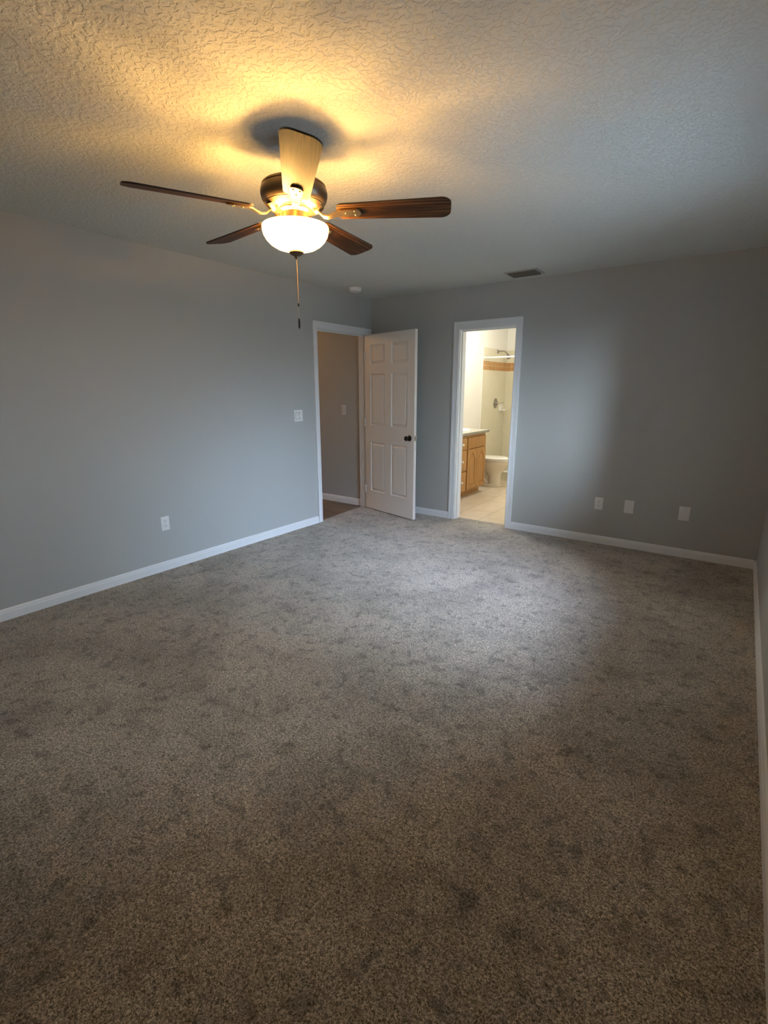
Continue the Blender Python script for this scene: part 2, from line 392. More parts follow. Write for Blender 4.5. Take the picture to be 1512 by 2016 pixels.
# ------------------------------------------------------------------ baseboards
BBH, BBT = 0.075, 0.014
def base_profile():   # (out, z)
    return [(0, 0), (BBT, 0), (BBT, BBH - 0.026), (BBT - 0.003, BBH - 0.020), (BBT - 0.004, BBH - 0.010), (BBT - 0.009, BBH - 0.002), (0.003, BBH), (0, BBH)]
def baseboard(name, p0, p1, nrm, label, z=0.0, scale=1.0):
    bm = bmesh.new(); p0 = Vector(p0); p1 = Vector(p1); nv = Vector(nrm); pr = base_profile()
    a = [bm.verts.new((p0.x + nv.x * o, p0.y + nv.y * o, z + h * scale)) for o, h in pr]
    b = [bm.verts.new((p1.x + nv.x * o, p1.y + nv.y * o, z + h * scale)) for o, h in pr]
    n = len(a); bm.faces.new(a); bm.faces.new(b[::-1])
    for i in range(n): bm.faces.new((a[i], a[(i + 1) % n], b[(i + 1) % n], b[i]))
    bmesh.ops.recalc_face_normals(bm, faces=bm.faces[:])
    return struct(name, bm, 'trim', label, 'baseboard')
baseboard('baseboard_left', (0, YF, 0), (0, -1.003, 0), (1, 0, 0), 'white baseboard running along the left wall up to the hallway doorway')
baseboard('baseboard_back', (BBT, 0, 0), (1.085, 0, 0), (0, -1, 0), 'short white baseboard between the open door and the bathroom doorway')
baseboard('baseboard_back_right', (1.828, 0, 0), (W - BBT, 0, 0), (0, -1, 0), 'white baseboard on the far wall right of the bathroom doorway')
baseboard('baseboard_right', (W, YF, 0), (W, 0, 0), (-1, 0, 0), 'white baseboard along the right wall at the right edge')
baseboard('baseboard_hallway', (HX, HY1, 0), (-T, HY1, 0), (0, -1, 0), 'white baseboard in the hallway above dark planks', z=-0.004, scale=1.12)

# ------------------------------------------------------------------ door casings
def casing_bm(u0, u1, h, out0, out1, top, depth, jamb_t=0.012):
    """doorway in a wall facing -v; coordinates (u, v, z): u along wall, v into wall. opening u0..u1, height h"""
    bm = bmesh.new()
    # casing boards: flat field, raised outer back band, small inner bead
    for (a0, a1, b0, b1) in ((out0, u0 + 0.004, 0, top), (u1 - 0.004, out1, 0, top), (u0 + 0.004, u1 - 0.004, h - 0.004, top)):
        bx(bm, (a0, -0.011, b0), (a1, 0.0, b1))
    w = 0.019
    bx(bm, (out0, -0.017, 0), (out0 + w, -0.011, top)); bx(bm, (out1 - w, -0.017, 0), (out1, -0.011, top)); bx(bm, (out0 + w, -0.017, top - w), (out1 - w, -0.011, top))
    w2 = 0.012
    bx(bm, (u0 - w2 + .004, -0.014, 0), (u0 + .004, -0.011, h + w2 - .004)); bx(bm, (u1 - .004, -0.014, 0), (u1 + w2 - .004, -0.011, h + w2 - .004)); bx(bm, (u0 + .004, -0.014, h - .004), (u1 - .004, -0.011, h + w2 - .004))
    # jamb lining
    bx(bm, (u0, 0, 0), (u0 + jamb_t, depth, h)); bx(bm, (u1 - jamb_t, 0, 0), (u1, depth, h)); bx(bm, (u0 + jamb_t, 0, h - jamb_t), (u1 - jamb_t, depth, h))
    # stop
    s0, s1 = 0.040, 0.072
    bx(bm, (u0 + jamb_t, s0, 0), (u0 + jamb_t + 0.010, s1, h - jamb_t)); bx(bm, (u1 - jamb_t - 0.010, s0, 0), (u1 - jamb_t, s1, h - jamb_t)); bx(bm, (u0 + jamb_t + .01, s0, h - jamb_t - 0.010), (u1 - jamb_t - .01, s1, h - jamb_t))
    return bm
bm = casing_bm(BD0, BD1, BDH, 1.087, 1.825, 2.106, T + 0.02)
struct('trim_1', bm, 'trim', 'white casing and jamb around the bathroom doorway', 'door casing')
bm = casing_bm(-LD1, -LD0, LDH, 0.026, 0.999, 2.106, T)     # u = -y, v = -x
for v in bm.verts: v.co = Vector((-v.co.y, -v.co.x, v.co.z))
bmesh.ops.recalc_face_normals(bm, faces=bm.faces[:])
struct('trim_2', bm, 'trim', 'white casing and jamb around the hallway doorway in the left wall', 'door casing')

# ------------------------------------------------------------------ six-panel door
def door_leaf():
    DW, DT, z0, z1 = 0.835, 0.035, 0.012, 2.032
    cols = [(0.098, 0.352), (0.462, 0.728)]; rows = [(0.235, 0.825), (1.02, 1.603), (1.705, 1.925)]
    rr = (0.0, 0.009, 0.014, 0.036)
    us = sorted({0, DW} | {round(c[0] + r, 4) for c in cols for r in rr} | {round(c[1] - r, 4) for c in cols for r in rr})
    zs = sorted({z0, z1} | {round(c[0] + r, 4) for c in rows for r in rr} | {round(c[1] - r, 4) for c in rows for r in rr})
    def depth(u, z):
        for c in cols:
            for w in rows:
                if c[0] - 1e-5 <= u <= c[1] + 1e-5 and w[0] - 1e-5 <= z <= w[1] + 1e-5:
                    d = min(u - c[0], c[1] - u, z - w[0], w[1] - z)
                    if d < 0.004: return 0.0
                    if d < 0.03: return 0.013
                    return 0.002
        return 0.0
    bm = bmesh.new()
    for side in (0, 1):
        g = [[bm.verts.new((u, (depth(u, z) if side == 0 else DT - depth(u, z)), z)) for z in zs] for u in us]
        for i in range(len(us) - 1):
            for j in range(len(zs) - 1): bm.faces.new((g[i][j], g[i + 1][j], g[i + 1][j + 1], g[i][j + 1]))
    bmesh.ops.remove_doubles(bm, verts=bm.verts[:], dist=1e-6)
    bx_e = bmesh.new(); bx(bx_e, (0, 0.0004, z0), (0.0008, DT - 0.0004, z1)); bx(bx_e, (DW - 0.0008, 0.0004, z0), (DW, DT - 0.0004, z1))
    bx(bx_e, (0.0008, 0.0004, z0), (DW - 0.0008, DT - 0.0004, z0 + 0.0008)); bx(bx_e, (0.0008, 0.0004, z1 - 0.0008), (DW - 0.0008, DT - 0.0004, z1))
    merge(bm, bx_e)
    bmesh.ops.recalc_face_normals(bm, faces=bm.faces[:])
    return bm
DOOR_A = -math.atan2(0.205, 0.84)
dr = thing('door_1', 'white six panel door standing open against the corner by the hallway', 'door', (0.006, LD1 - 0.012 - 0.035, 0), (0, 0, DOOR_A), kind='structure')
obj('door_leaf', door_leaf(), 'door', dr)
def knob_bm():
    return lathe_bm([(0, 0), (0.031, 0), (0.032, 0.003), (0.029, 0.007), (0.016, 0.010), (0.012, 0.014), (0.011, 0.026), (0.014, 0.032), (0.023, 0.038), (0.0275, 0.046), (0.0275, 0.054), (0.023, 0.061), (0.012, 0.065), (0, 0.066)], 40)
k1 = obj('door_knob', knob_bm(), 'dark_bronze', dr, smooth=35, loc=(0.766, 0.0, 0.915), rot=(radians(90), 0, 0)); k1['label'] = 'dark bronze round knob'
k2 = obj('door_knob', knob_bm(), 'nickel', dr, smooth=35, loc=(0.766, 0.035, 0.915), rot=(radians(-90), 0, 0)); k2['label'] = 'round knob on the hidden face'
obj('latch_plate', boxes(((0.835, 0.006, 0.888), (0.8362, 0.029, 0.944))), 'nickel', dr)
obj('latch_bolt', box_bm((0.8362, 0.011, 0.908), (0.845, 0.024, 0.924), 0.002), 'nickel', dr)
for hz in (0.25, 1.05, 1.80):
    hb = lathe_bm([(0, -0.045), (0.006, -0.045), (0.006, 0.045), (0, 0.045)], 16)
    bx(hb, (0.0, 0.002, -0.044), (0.0012, 0.03, 0.044))
    obj('hinge', hb, 'trim', dr, loc=(-0.004, -0.004, hz))

# ------------------------------------------------------------------ wall plates
def wall_plate(name, label, cat, loc, rot, w, h, kind, group=None):
    t = thing(name, label, cat, loc, rot, group)     # local: x across, -y out of wall, z up; origin plate centre on the wall
    obj('plate', box_bm((-w / 2, -0.006, -h / 2), (w / 2, 0, h / 2), 0.0022), 'plastic', t, smooth=40)
    def screw(x, z):
        s = lathe_bm([(0, 0), (0.0032, 0), (0.0028, 0.001), (0, 0.0013)], 12)
        obj('screw', s, 'plastic', t, loc=(x, -0.006, z), rot=(radians(90), 0, 0))
    if kind == 'outlet':
        for dz in (-0.020, 0.020):
            rb = box_bm((-0.0165, -0.0078, dz - 0.0145), (0.0165, -0.006, dz + 0.0145), 0.0008)
            rc = obj('receptacle', rb, 'plastic', t)
            for sx, hh in ((-0.0065, 0.0045), (0.0065, 0.0038)):
                obj('slot', boxes(((sx - 0.0013, -0.0084, dz + 0.003 - hh), (sx + 0.0013, -0.0078, dz + 0.003 + hh))), 'slot', rc)
            g = lathe_bm([(0, 0), (0.0027, 0), (0.0027, 0.0006), (0, 0.0006)], 12)
            obj('ground_hole', g, 'slot', rc, loc=(0, -0.0078, dz - 0.0085), rot=(radians(90), 0, 0))
        screw(0, 0)
    elif kind == 'rocker2' or kind == 'rocker1':
        for sx in ((-0.023, 0.023) if kind == 'rocker2' else (0.0,)):
            fr = boxes(((sx - 0.0175, -0.0066, -0.034), (sx + 0.0175, -0.006, 0.034)))
            obj('rocker_recess', fr, 'slot', t)
            rk = prism_bm([(0, -0.032), (0.0045, -0.032), (0.0015, 0.0), (0.0060, 0.032), (0, 0.032)], -0.0158, 0.0158)
            for v in rk.verts: v.co = Vector((sx + v.co.z, -0.0066 - v.co.x, v.co.y))
            bmesh.ops.recalc_face_normals(rk, faces=rk.faces[:])
            obj('rocker', rk, 'plastic', t)
            screw(sx, 0.046); screw(sx, -0.046)
    else:
        screw(0, 0.042); screw(0, -0.042)
    return t
RL = (0, 0, radians(90))     # on the left wall, facing +x
wall_plate('power_outlet', 'white duplex outlet low on the left wall', 'outlet', (0, -2.777, 0.387), RL, 0.070, 0.114, 'outlet')
wall_plate('light_switch', 'white double rocker switch beside the hallway doorway on the grey wall', 'light switch', (0, -1.243, 1.174), RL, 0.117, 0.114, 'rocker2')
wall_plate('light_switch', 'single light switch on the hallway wall seen through the open doorway', 'light switch', (-0.386, HY1, 1.184), (0, 0, 0), 0.062, 0.114, 'rocker1')
wall_plate('power_outlet', 'white duplex outlet on the far wall, leftmost of three plates', 'outlet', (2.671, 0, 0.386), (0, 0, 0), 0.073, 0.116, 'outlet')
wall_plate('blank_wall_plate', 'blank white plate on the far wall, just right of the outlet', 'wall plate', (2.930, 0, 0.388), (0, 0, 0), 0.079, 0.122, 'blank', 'blank plates low on the far wall')
wall_plate('blank_wall_plate', 'blank white plate on the far wall, nearest the right corner', 'wall plate', (3.365, 0, 0.388), (0, 0, 0), 0.083, 0.122, 'blank', 'blank plates low on the far wall')

# ------------------------------------------------------------------ ceiling things
sd = thing('smoke_detector', 'small round white smoke detector on the ceiling near the corner', 'smoke detector', (0.245, -0.60, H))
obj('mounting_base', lathe_bm([(0, 0), (0.068, 0), (0.068, -0.010), (0, -0.010)], 40), 'plastic', sd, smooth=35)
obj('cover', lathe_bm([(0, -0.010), (0.062, -0.010), (0.064, -0.020), (0.058, -0.032), (0.040, -0.040), (0.016, -0.041), (0.014, -0.044), (0, -0.044)], 40), 'plastic', sd, smooth=30)
vt = thing('ceiling_vent', 'rectangular air vent with dark louvres in the ceiling before the far wall', 'air vent', (1.893, -0.24, H))
vw, vd = 0.150, 0.105
fb = bmesh.new()
for lo, hi in (((-vw, -vd, -0.006), (-vw + 0.024, vd, 0)), ((vw - 0.024, -vd, -0.006), (vw, vd, 0)), ((-vw + 0.024, -vd, -0.006), (vw - 0.024, -vd + 0.022, 0)), ((-vw + 0.024, vd - 0.022, -0.006), (vw - 0.024, vd, 0))): bx(fb, lo, hi)
MT['vent'] = mat_plain('vent_paint', (0.42, 0.41, 0.37), 0.5)
MT['ventdark'] = mat_plain('vent_duct_shade', (0.035, 0.030, 0.022), 0.8)  # dark plate colour stands in for the shade inside a duct
MT['louvre'] = mat_plain('shaded_louvre', (0.13, 0.115, 0.085), 0.6)  # shade of the duct opening painted into the louvre colour
obj('frame', fb, 'vent', vt)
obj('duct_shade_plate', boxes(((-vw + 0.022, -vd + 0.02, -0.0015), (vw - 0.022, vd - 0.02, -0.0002))), 'ventdark', vt)
for i in range(6):
    yy = -vd + 0.034 + i * 0.0285
    lb = boxes(((-vw + 0.024, -0.011, -0.0007), (vw - 0.024, 0.011, 0.0007)))
    obj('louvre', lb, 'louvre', vt, loc=(0, yy, -0.010), rot=(radians(-38), 0, 0))

# ------------------------------------------------------------------ ceiling fan
FX, FY = 1.985, -3.164
fan = thing('ceiling_fan', 'bronze ceiling fan with five walnut blades and a lit glass bowl', 'ceiling fan', (FX, FY, H))
def Z(z): return z - H
obj('canopy', lathe_bm([(0, 0), (0.046, 0), (0.048, -0.012), (0.044, -0.030), (0.034, -0.046), (0.020, -0.052), (0, -0.052)], 48), 'bronze', fan, smooth=40)
obj('downrod', lathe_bm([(0, -0.05), (0.013, -0.05), (0.013, Z(2.290)), (0.03, Z(2.284)), (0.035, Z(2.2715)), (0, Z(2.2715))], 24), 'bronze', fan, smooth=40)
obj('motor_housing', lathe_bm([(0.0000, Z(2.2729)), (0.0585, Z(2.2729)), (0.1024, Z(2.2721)), (0.1248, Z(2.2677)), (0.1336, Z(2.2616)), (0.1350, Z(2.2555)), (0.1307, Z(2.2542)), (0.1307, Z(2.2525)), (0.1365, Z(2.2512)), (0.1399, Z(2.2373)),
                               (0.1394, Z(2.2216)), (0.1346, Z(2.2059)), (0.1277, Z(2.1946)), (0.1229, Z(2.1911)), (0.1229, Z(2.1885)), (0.1190, Z(2.1859)), (0.1092, Z(2.1764)), (0.0994, Z(2.1720)), (0.0000, Z(2.1720))], 72), 'bronze', fan, smooth=30)
obj('switch_housing', lathe_bm([(0, Z(2.173)), (0.066, Z(2.173)), (0.067, Z(2.168)), (0.060, Z(2.163)), (0.056, Z(2.158)), (0.056, Z(2.135)), (0.062, Z(2.131)), (0.062, Z(2.124)), (0, Z(2.124))], 48), 'brass', fan, smooth=35)
# bulbs and socket cluster inside the bowl
lk = obj('light_socket', lathe_bm([(0, Z(2.124)), (0.022, Z(2.124)), (0.022, Z(2.102)), (0.010, Z(2.098)), (0.006, Z(2.02)), (0.0, Z(2.02))], 24), 'brass', fan, smooth=35)
# open glass bowl (inner and outer skin)
outer = [(0.1397, 2.1077), (0.1411, 2.1032), (0.1406, 2.0915), (0.1358, 2.0735), (0.1251, 2.0555), (0.1086, 2.0393), (0.0854, 2.0258), (0.0563, 2.0168), (0.0272, 2.0123), (0.0060, 2.0114)]
inner = [(r - 0.004 if r > 0.01 else r, z + 0.004) for r, z in outer[1:]][::-1]
prof = [(0.006, 2.0154)] + [(max(r, 0.0061), z) for r, z in inner] + [(0.1355, 2.1077)] + outer
bowl = obj('glass_bowl', lathe_bm([(r, Z(z)) for r, z in prof], 72, cap=False), 'bowl', fan, smooth=50)
bowl['label'] = 'glowing frosted glass bowl shade'
obj('finial', lathe_bm([(0, Z(2.020)), (0.0075, Z(2.020)), (0.0075, Z(2.0115)), (0.031, Z(2.011)), (0.032, Z(2.006)), (0.027, Z(2.000)), (0.016, Z(1.994)), (0.009, Z(1.991)), (0.006, Z(1.982)), (0, Z(1.981))], 40), 'bronze', fan, smooth=35)
# pull chain: beaded gold length, connector, thin cord, dark fob
ch = bmesh.new(); z = 1.981
while z > 1.800:
    s = lathe_bm([(0, 0.0019), (0.0014, 0.0014), (0.0020, 0), (0.0014, -0.0014), (0, -0.0019)], 8); merge(ch, s, Matrix.Translation((0, 0, Z(z)))); z -= 0.0036
chain = obj('pull_chain', ch, 'brass', fan, smooth=60, loc=(0.0, 0, 0))
obj('chain_connector', lathe_bm([(0, Z(1.803)), (0.0030, Z(1.802)), (0.0036, Z(1.796)), (0.0030, Z(1.789)), (0, Z(1.788))], 12), 'dark_bronze', chain, smooth=40)
ch = bmesh.new(); z = 1.789
while z > 1.738:
    s = lathe_bm([(0, 0.0016), (0.0012, 0.0012), (0.0016, 0), (0.0012, -0.0012), (0, -0.0016)], 8); merge(ch, s, Matrix.Translation((0, 0, Z(z)))); z -= 0.0032
obj('lower_chain', ch, 'nickel', chain, smooth=60)
obj('pull_fob', lathe_bm([(0, Z(1.740)), (0.0025, Z(1.739)), (0.0042, Z(1.728)), (0.0045, Z(1.706)), (0.0030, Z(1.697)), (0, Z(1.696))], 16), 'dark_bronze', fan, smooth=40)

def blade_bm():
    r0, r1 = 0.185, 0.660; n = 8
    ou = []
    def hw_(r): return 0.052 + (0.068 - 0.052) * (r - r0) / (r1 - r0)
    cr_ = 0.042
    for k in range(n + 1):     # lower tip corner
        a = -pi / 2 + pi / 2 * k / n; ou.append((r1 - cr_ + cr_ * cos(a), -hw_(r1) + cr_ + cr_ * sin(a)))
    for k in range(n + 1):
        a = pi / 2 * k / n; ou.append((r1 - cr_ + cr_ * cos(a), hw_(r1) - cr_ + cr_ * sin(a)))
    c2 = 0.025
    for k in range(n + 1):
        a = pi / 2 + pi / 2 * k / n; ou.append((r0 + c2 + c2 * cos(a), hw_(r0) - c2 + c2 * sin(a)))
    for k in range(n + 1):
        a = pi + pi / 2 * k / n; ou.append((r0 + c2 + c2 * cos(a), -hw_(r0) + c2 + c2 * sin(a)))
    bm = prism_bm(ou, -0.003, 0.003)
    for f in bm.faces:
        if abs(f.normal.z) < 0.5: f.material_index = 1
    return bm
PITCH = radians(-12.5)
def iron_bm():
    bm = bmesh.new()
    # S-curved arm from the motor to the blade root, flat strip section
    pts = [(0.080, 0.012), (0.095, 0.010), (0.110, -0.004), (0.125, -0.018), (0.145, -0.022), (0.165, -0.016), (0.185, -0.0085), (0.20, -0.0075)]
    wd = [0.016, 0.015, 0.012, 0.011, 0.012, 0.014, 0.018, 0.022]
    th = 0.0035; prev = None
    for (r, z), w in zip(pts, wd):
        ring = [bm.verts.new((r, -w, z - th)), bm.verts.new((r, w, z - th)), bm.verts.new((r, w, z + th)), bm.verts.new((r, -w, z + th))]
        if prev:
            for k in range(4): bm.faces.new((prev[k], prev[(k + 1) % 4], ring[(k + 1) % 4], ring[k]))
        else: bm.faces.new(ring)
        prev = ring
    bm.faces.new(prev[::-1])
    # rounded plate under the blade
    ou = []
    for k in range(13):
        a = -pi / 2 + pi * k / 12; ou.append((0.262 + 0.024 * cos(a), 0.026 * sin(a)))
    ou += [(0.195, 0.022), (0.195, -0.022)]
    merge(bm, prism_bm(ou, -0.0105, -0.0036, 0.0015))
    for (x, y) in ((0.222, 0), (0.262, 0.013), (0.262, -0.013)):
        merge(bm, lathe_bm([(0, -0.0135), (0.004, -0.0125), (0.005, -0.0105), (0, -0.0105)], 12), Matrix.Translation((x, y, 0)))
    bmesh.ops.recalc_face_normals(bm, faces=bm.faces[:])
    return bm
def motor_clip_bm():
    bm = tube_bm([(0.108, 0, 0.045), (0.104, 0, 0.024), (0.094, 0, 0.010), (0.084, 0, 0.004)], [0.021, 0.023, 0.019, 0.013], 16)
    return bm
blade0 = obj('blade', blade_bm(), ['blade', 'blade_edge'], fan)
iron0 = obj('blade_bracket', iron_bm(), 'brass', blade0, smooth=40)
clip0 = obj('bracket_mount', motor_clip_bm(), 'bronze', blade0, smooth=50)
PH = 4.284
for k in range(5):
    a = PH - k * 2 * pi / 5
    Mx = Matrix.Rotation(a, 4, 'Z') @ Matrix.Rotation(radians((0.3, 0, 0, 0, -1.2)[k]), 4, 'Y') @ Matrix.Rotation(PITCH, 4, 'X'); Mx.translation = Vector((0, 0, Z(2.160)))
    if k == 0: b_, i_, c_ = blade0, iron0, clip0
    else:
        b_ = blade0.copy(); C.objects.link(b_); b_.parent = fan
        i_ = iron0.copy(); C.objects.link(i_); i_.parent = b_
        c_ = clip0.copy(); C.objects.link(c_); c_.parent = b_
    b_.matrix_local = Mx
for a in (0.3, 0.3 + 2 * pi / 3, 0.3 + 4 * pi / 3):
    lamp('POINT', 'bulb_light', (FX + 0.088 * cos(a), FY + 0.088 * sin(a), 2.094), LAMP_BULB, LAMP_COL, 0.014)

# ------------------------------------------------------------------ hallway ceiling light
hl = thing('ceiling_light', 'flush round ceiling light in the hallway, out of view', 'ceiling light', (-2.3, -0.62, H))
obj('light_base', lathe_bm([(0, 0), (0.15, 0), (0.15, -0.015), (0, -0.015)], 40), 'brass', hl, smooth=35)
obj('diffuser', lathe_bm([(0.14, -0.015), (0.135, -0.04), (0.10, -0.065), (0.05, -0.078), (0, -0.08)], 40, cap=False), 'diffuser', hl, smooth=60)
lamp('POINT', 'hallway_lamp', (-2.3, -0.62, H - 0.16), HALL_W, (1.0, 0.52, 0.20), 0.08)

# ------------------------------------------------------------------ bathroom vanity
VX = 0.73
van = thing('vanity_cabinet', 'honey oak vanity cabinet with three drawers and two doors in the bathroom', 'cabinet', (BX0, 0.30, 0))
def L(p): return (p[0] - BX0, p[1] - 0.30, p[2])
def vbox(a, b, bev=0): return box_bm(L(a), L(b), bev)
bm = vbox((BX0 + 0.012, 0.30, 0.085), (VX, 1.094, 0.845))
merge(bm, vbox((BX0 + 0.012, 1.112, 0.085), (VX, 1.69, 0.845)))
merge(bm, vbox((BX0 + 0.012, 1.094, 0.085), (VX - 0.05, 1.112, 0.845)))
obj('cabinet_body', bm, 'oak', van)
obj('toe_kick', vbox((BX0 + 0.012, 0.32, -0.004), (0.665, 1.68, 0.085)), 'oak', van)
dz = [(0.655, 0.805), (0.372, 0.642), (0.100, 0.358)]
for z0, z1 in dz:
    d = obj('drawer', vbox((VX, 0.76, z0), (VX + 0.020, 1.088, z1), 0.004), 'oak', van, smooth=40)
    kb = lathe_bm([(0, 0), (0.008, 0), (0.0065, 0.006), (0.007, 0.012), (0.014, 0.019), (0.016, 0.025), (0.012, 0.030), (0, 0.032)], 24)
    obj('knob', kb, 'porcelain', d, smooth=40, loc=L((VX + 0.020, 0.935, (z0 + z1) / 2)), rot=(0, radians(90), 0))
obj('false_drawer_front', vbox((VX, 1.125, 0.660), (VX + 0.020, 1.682, 0.805), 0.004), 'oak', van, smooth=40)
def cathedral_door(y0, y1, z0, z1):
    cyy, czz = (y0 + y1) / 2, (z0 + z1) / 2; m_ = 0.050
    ay0, ay1, az0, az1 = y0 + m_, y1 - m_, z0 + m_, z1 - m_
    w = ay1 - ay0; pts = [(ay0, az0), (ay1, az0), (ay1, az1 - 0.085)]
    pts += [(ay1 - 0.030, az1 - 0.060)]
    for k in range(1, 8):
        t = k / 8; yy = ay1 - 0.030 - (w - 0.060) * t
        pts.append((yy, az1 - 0.060 + 0.060 * sin(pi * t)))
    pts += [(ay0 + 0.030, az1 - 0.060), (ay0, az1 - 0.085)]
    def ray_poly(a, poly):
        d = (cos(a), sin(a)); best = None
        for i in range(len(poly)):
            p, q = poly[i], poly[(i + 1) % len(poly)]
            ex, ey = q[0] - p[0], q[1] - p[1]; den = d[0] * ey - d[1] * ex
            if abs(den) < 1e-12: continue
            px, py = p[0] - cyy, p[1] - czz
            t = (px * ey - py * ex) / den; s = (px * d[1] - py * d[0]) / den
            if t > 0 and -1e-9 <= s <= 1 + 1e-9 and (best is None or t < best): best = t
        return best
    rect = [(y0, z0), (y1, z0), (y1, z1), (y0, z1)]
    angs = sorted({math.atan2(p[1] - czz, p[0] - cyy) for p in rect + pts})
    bm = bmesh.new(); X0, X1 = VX, VX + 0.020
    def ring(poly, x, k=1.0, off=0.0):
        return [bm.verts.new(L((x, cyy + (ray_poly(a, poly) * k - off) * cos(a), czz + (ray_poly(a, poly) * k - off) * sin(a)))) for a in angs]
    rings = [ring(rect, X0), ring(rect, X1), ring(pts, X1), ring(pts, X1 - 0.009, 1, 0.004), ring(pts, X1 - 0.009, 1, 0.010), ring(pts, X1 - 0.001, 1, 0.026)]
    n = len(angs)
    for a, b in zip(rings[:-1], rings[1:]):
        for i in range(n): bm.faces.new((a[i], a[(i + 1) % n], b[(i + 1) % n], b[i]))
    bm.faces.new(rings[-1]); bm.faces.new(rings[0])
    bmesh.ops.recalc_face_normals(bm, faces=bm.faces[:])
    return bm
obj('door', cathedral_door(1.125, 1.401, 0.10, 0.648), 'oak', van)
obj('door', cathedral_door(1.407, 1.682, 0.10, 0.648), 'oak', van)

ct = box_bm((BX0, 0.27, 0.845), (0.775, 1.73, 0.878), 0.003)
for f in ct.faces:
    if f.normal.z < 0.5: f.material_index = 1
tag(obj('countertop', ct, ['laminate', 'laminate_edge']), 'grey laminate countertop on the oak bathroom vanity', 'countertop')
# drop-in oval sink
def sink_bm():
    bm = bmesh.new(); n = 56; rings = []
    for k, z in ((1.0, 0.0), (1.0, 0.012), (0.96, 0.020), (0.90, 0.019), (0.86, 0.010), (0.80, 0.004), (0.72, 0.0035), (0.4, 0.003), (0.0, 0.0025)):
        if k == 0: rings.append([bm.verts.new((0, 0, z))]); continue
        rings.append([bm.verts.new((0.205 * k * cos(2 * pi * i / n), 0.300 * k * sin(2 * pi * i / n), z)) for i in range(n)])
    for a, b in zip(rings[:-1], rings[1:]):
        for i in range(n):
            j = (i + 1) % n
            if len(b) == 1: bm.faces.new((a[i], a[j], b[0]))
            else: bm.faces.new((a[i], a[j], b[j], b[i]))
    bm.faces.new(rings[0]); bmesh.ops.recalc_face_normals(bm, faces=bm.faces[:])
    return bm
sk = thing('sink', 'white oval drop-in sink with a raised rim set in the vanity top', 'sink', (0.485, 1.225, 0.878))
obj('basin', sink_bm(), 'porcelain', sk, smooth=45)
obj('drain', lathe_bm([(0, 0.0026), (0.020, 0.0036), (0.018, 0.0050), (0, 0.0046)], 24), 'chrome', sk, smooth=40)

# vanity light above, hidden left of the doorway
vl = thing('vanity_light', 'bath light bar with three globes above the vanity, out of view', 'wall light', (BX0, 0.85, 2.02))
obj('back_plate', box_bm((0, -0.30, -0.05), (0.025, 0.30, 0.05), 0.004), 'chrome', vl)
for yy in (-0.2, 0, 0.2):
    obj('globe_bulb', lathe_bm([(0, -0.045), (0.025, -0.038), (0.042, -0.015), (0.045, 0.0), (0.042, 0.015), (0.025, 0.038), (0, 0.045)], 24), 'diffuser', vl, smooth=60, loc=(0.075, yy, 0))
lamp('AREA', 'vanity_lamp', (BX0 + 0.15, 0.85, 2.02), BATH_W * 0.5, (1.0, 0.93, 0.80), 0.6, (0, radians(-65), 0), 0.12)
bl = thing('ceiling_light', 'flush round ceiling light in the bathroom, out of view', 'ceiling light', (1.1, 2.05, H))
obj('light_base', lathe_bm([(0, 0), (0.15, 0), (0.15, -0.015), (0, -0.015)], 40), 'chrome', bl, smooth=35)
obj('diffuser', lathe_bm([(0.14, -0.015), (0.135, -0.04), (0.10, -0.065), (0.05, -0.078), (0, -0.08)], 40, cap=False), 'diffuser', bl, smooth=60)
lamp('POINT', 'bathroom_lamp', (1.1, 2.05, H - 0.2), BATH_W, (1.0, 0.93, 0.80), 0.12)

# ------------------------------------------------------------------ toilet (faces +x, tank on the left wall)
TY = 2.16
to = thing('toilet', 'bone coloured toilet with closed white lid beyond the vanity', 'toilet', (BX0, TY, 0))
def egg(n, cx, rf, rb, ry, z):    # front radius, back radius along x
    return [((cx + (rf if cos(2 * pi * i / n) > 0 else rb) * cos(2 * pi * i / n)), ry * sin(2 * pi * i / n), z) for i in range(n)]
def loft(secs, n=48):
    bm = bmesh.new(); rings = [[bm.verts.new(p) for p in s] for s in secs]
    for a, b in zip(rings[:-1], rings[1:]):
        for i in range(len(a)): bm.faces.new((a[i], a[(i + 1) % len(a)], b[(i + 1) % len(b)], b[i]))
    bm.faces.new(rings[0]); bm.faces.new(rings[-1]); bmesh.ops.recalc_face_normals(bm, faces=bm.faces[:])
    return bm
n = 48
bowl_secs = [egg(n, 0.50, 0.105, 0.085, 0.100, 0.0), egg(n, 0.50, 0.100, 0.080, 0.096, 0.06), egg(n, 0.50, 0.100, 0.085, 0.096, 0.14), egg(n, 0.49, 0.120, 0.12, 0.108, 0.20),
             egg(n, 0.475, 0.190, 0.19, 0.138, 0.265), egg(n, 0.47, 0.252, 0.23, 0.168, 0.325), egg(n, 0.465, 0.284, 0.235, 0.178, 0.360), egg(n, 0.465, 0.286, 0.235, 0.179, 0.385)]
bb = loft(bowl_secs)
merge(bb, loft([egg(n, 0.42, 0.205, 0.20, 0.118, -0.004), egg(n, 0.42, 0.205, 0.20, 0.118, 0.018), egg(n, 0.42, 0.195, 0.19, 0.108, 0.032)]))       # foot flange
merge(bb, loft([egg(n, 0.33, 0.17, 0.12, 0.062, 0.01), egg(n, 0.33, 0.17, 0.12, 0.060, 0.12), egg(n, 0.33, 0.15, 0.13, 0.075, 0.20), egg(n, 0.33, 0.13, 0.14, 0.110, 0.30)]))   # recessed trapway
merge(bb, tube_bm([(0.40, -0.05, 0.03), (0.36, -0.062, 0.10), (0.30, -0.062, 0.13), (0.26, -0.05, 0.08), (0.25, -0.05, 0.02)], 0.032, 14))
obj('bowl', bb, 'bone', to, smooth=50)
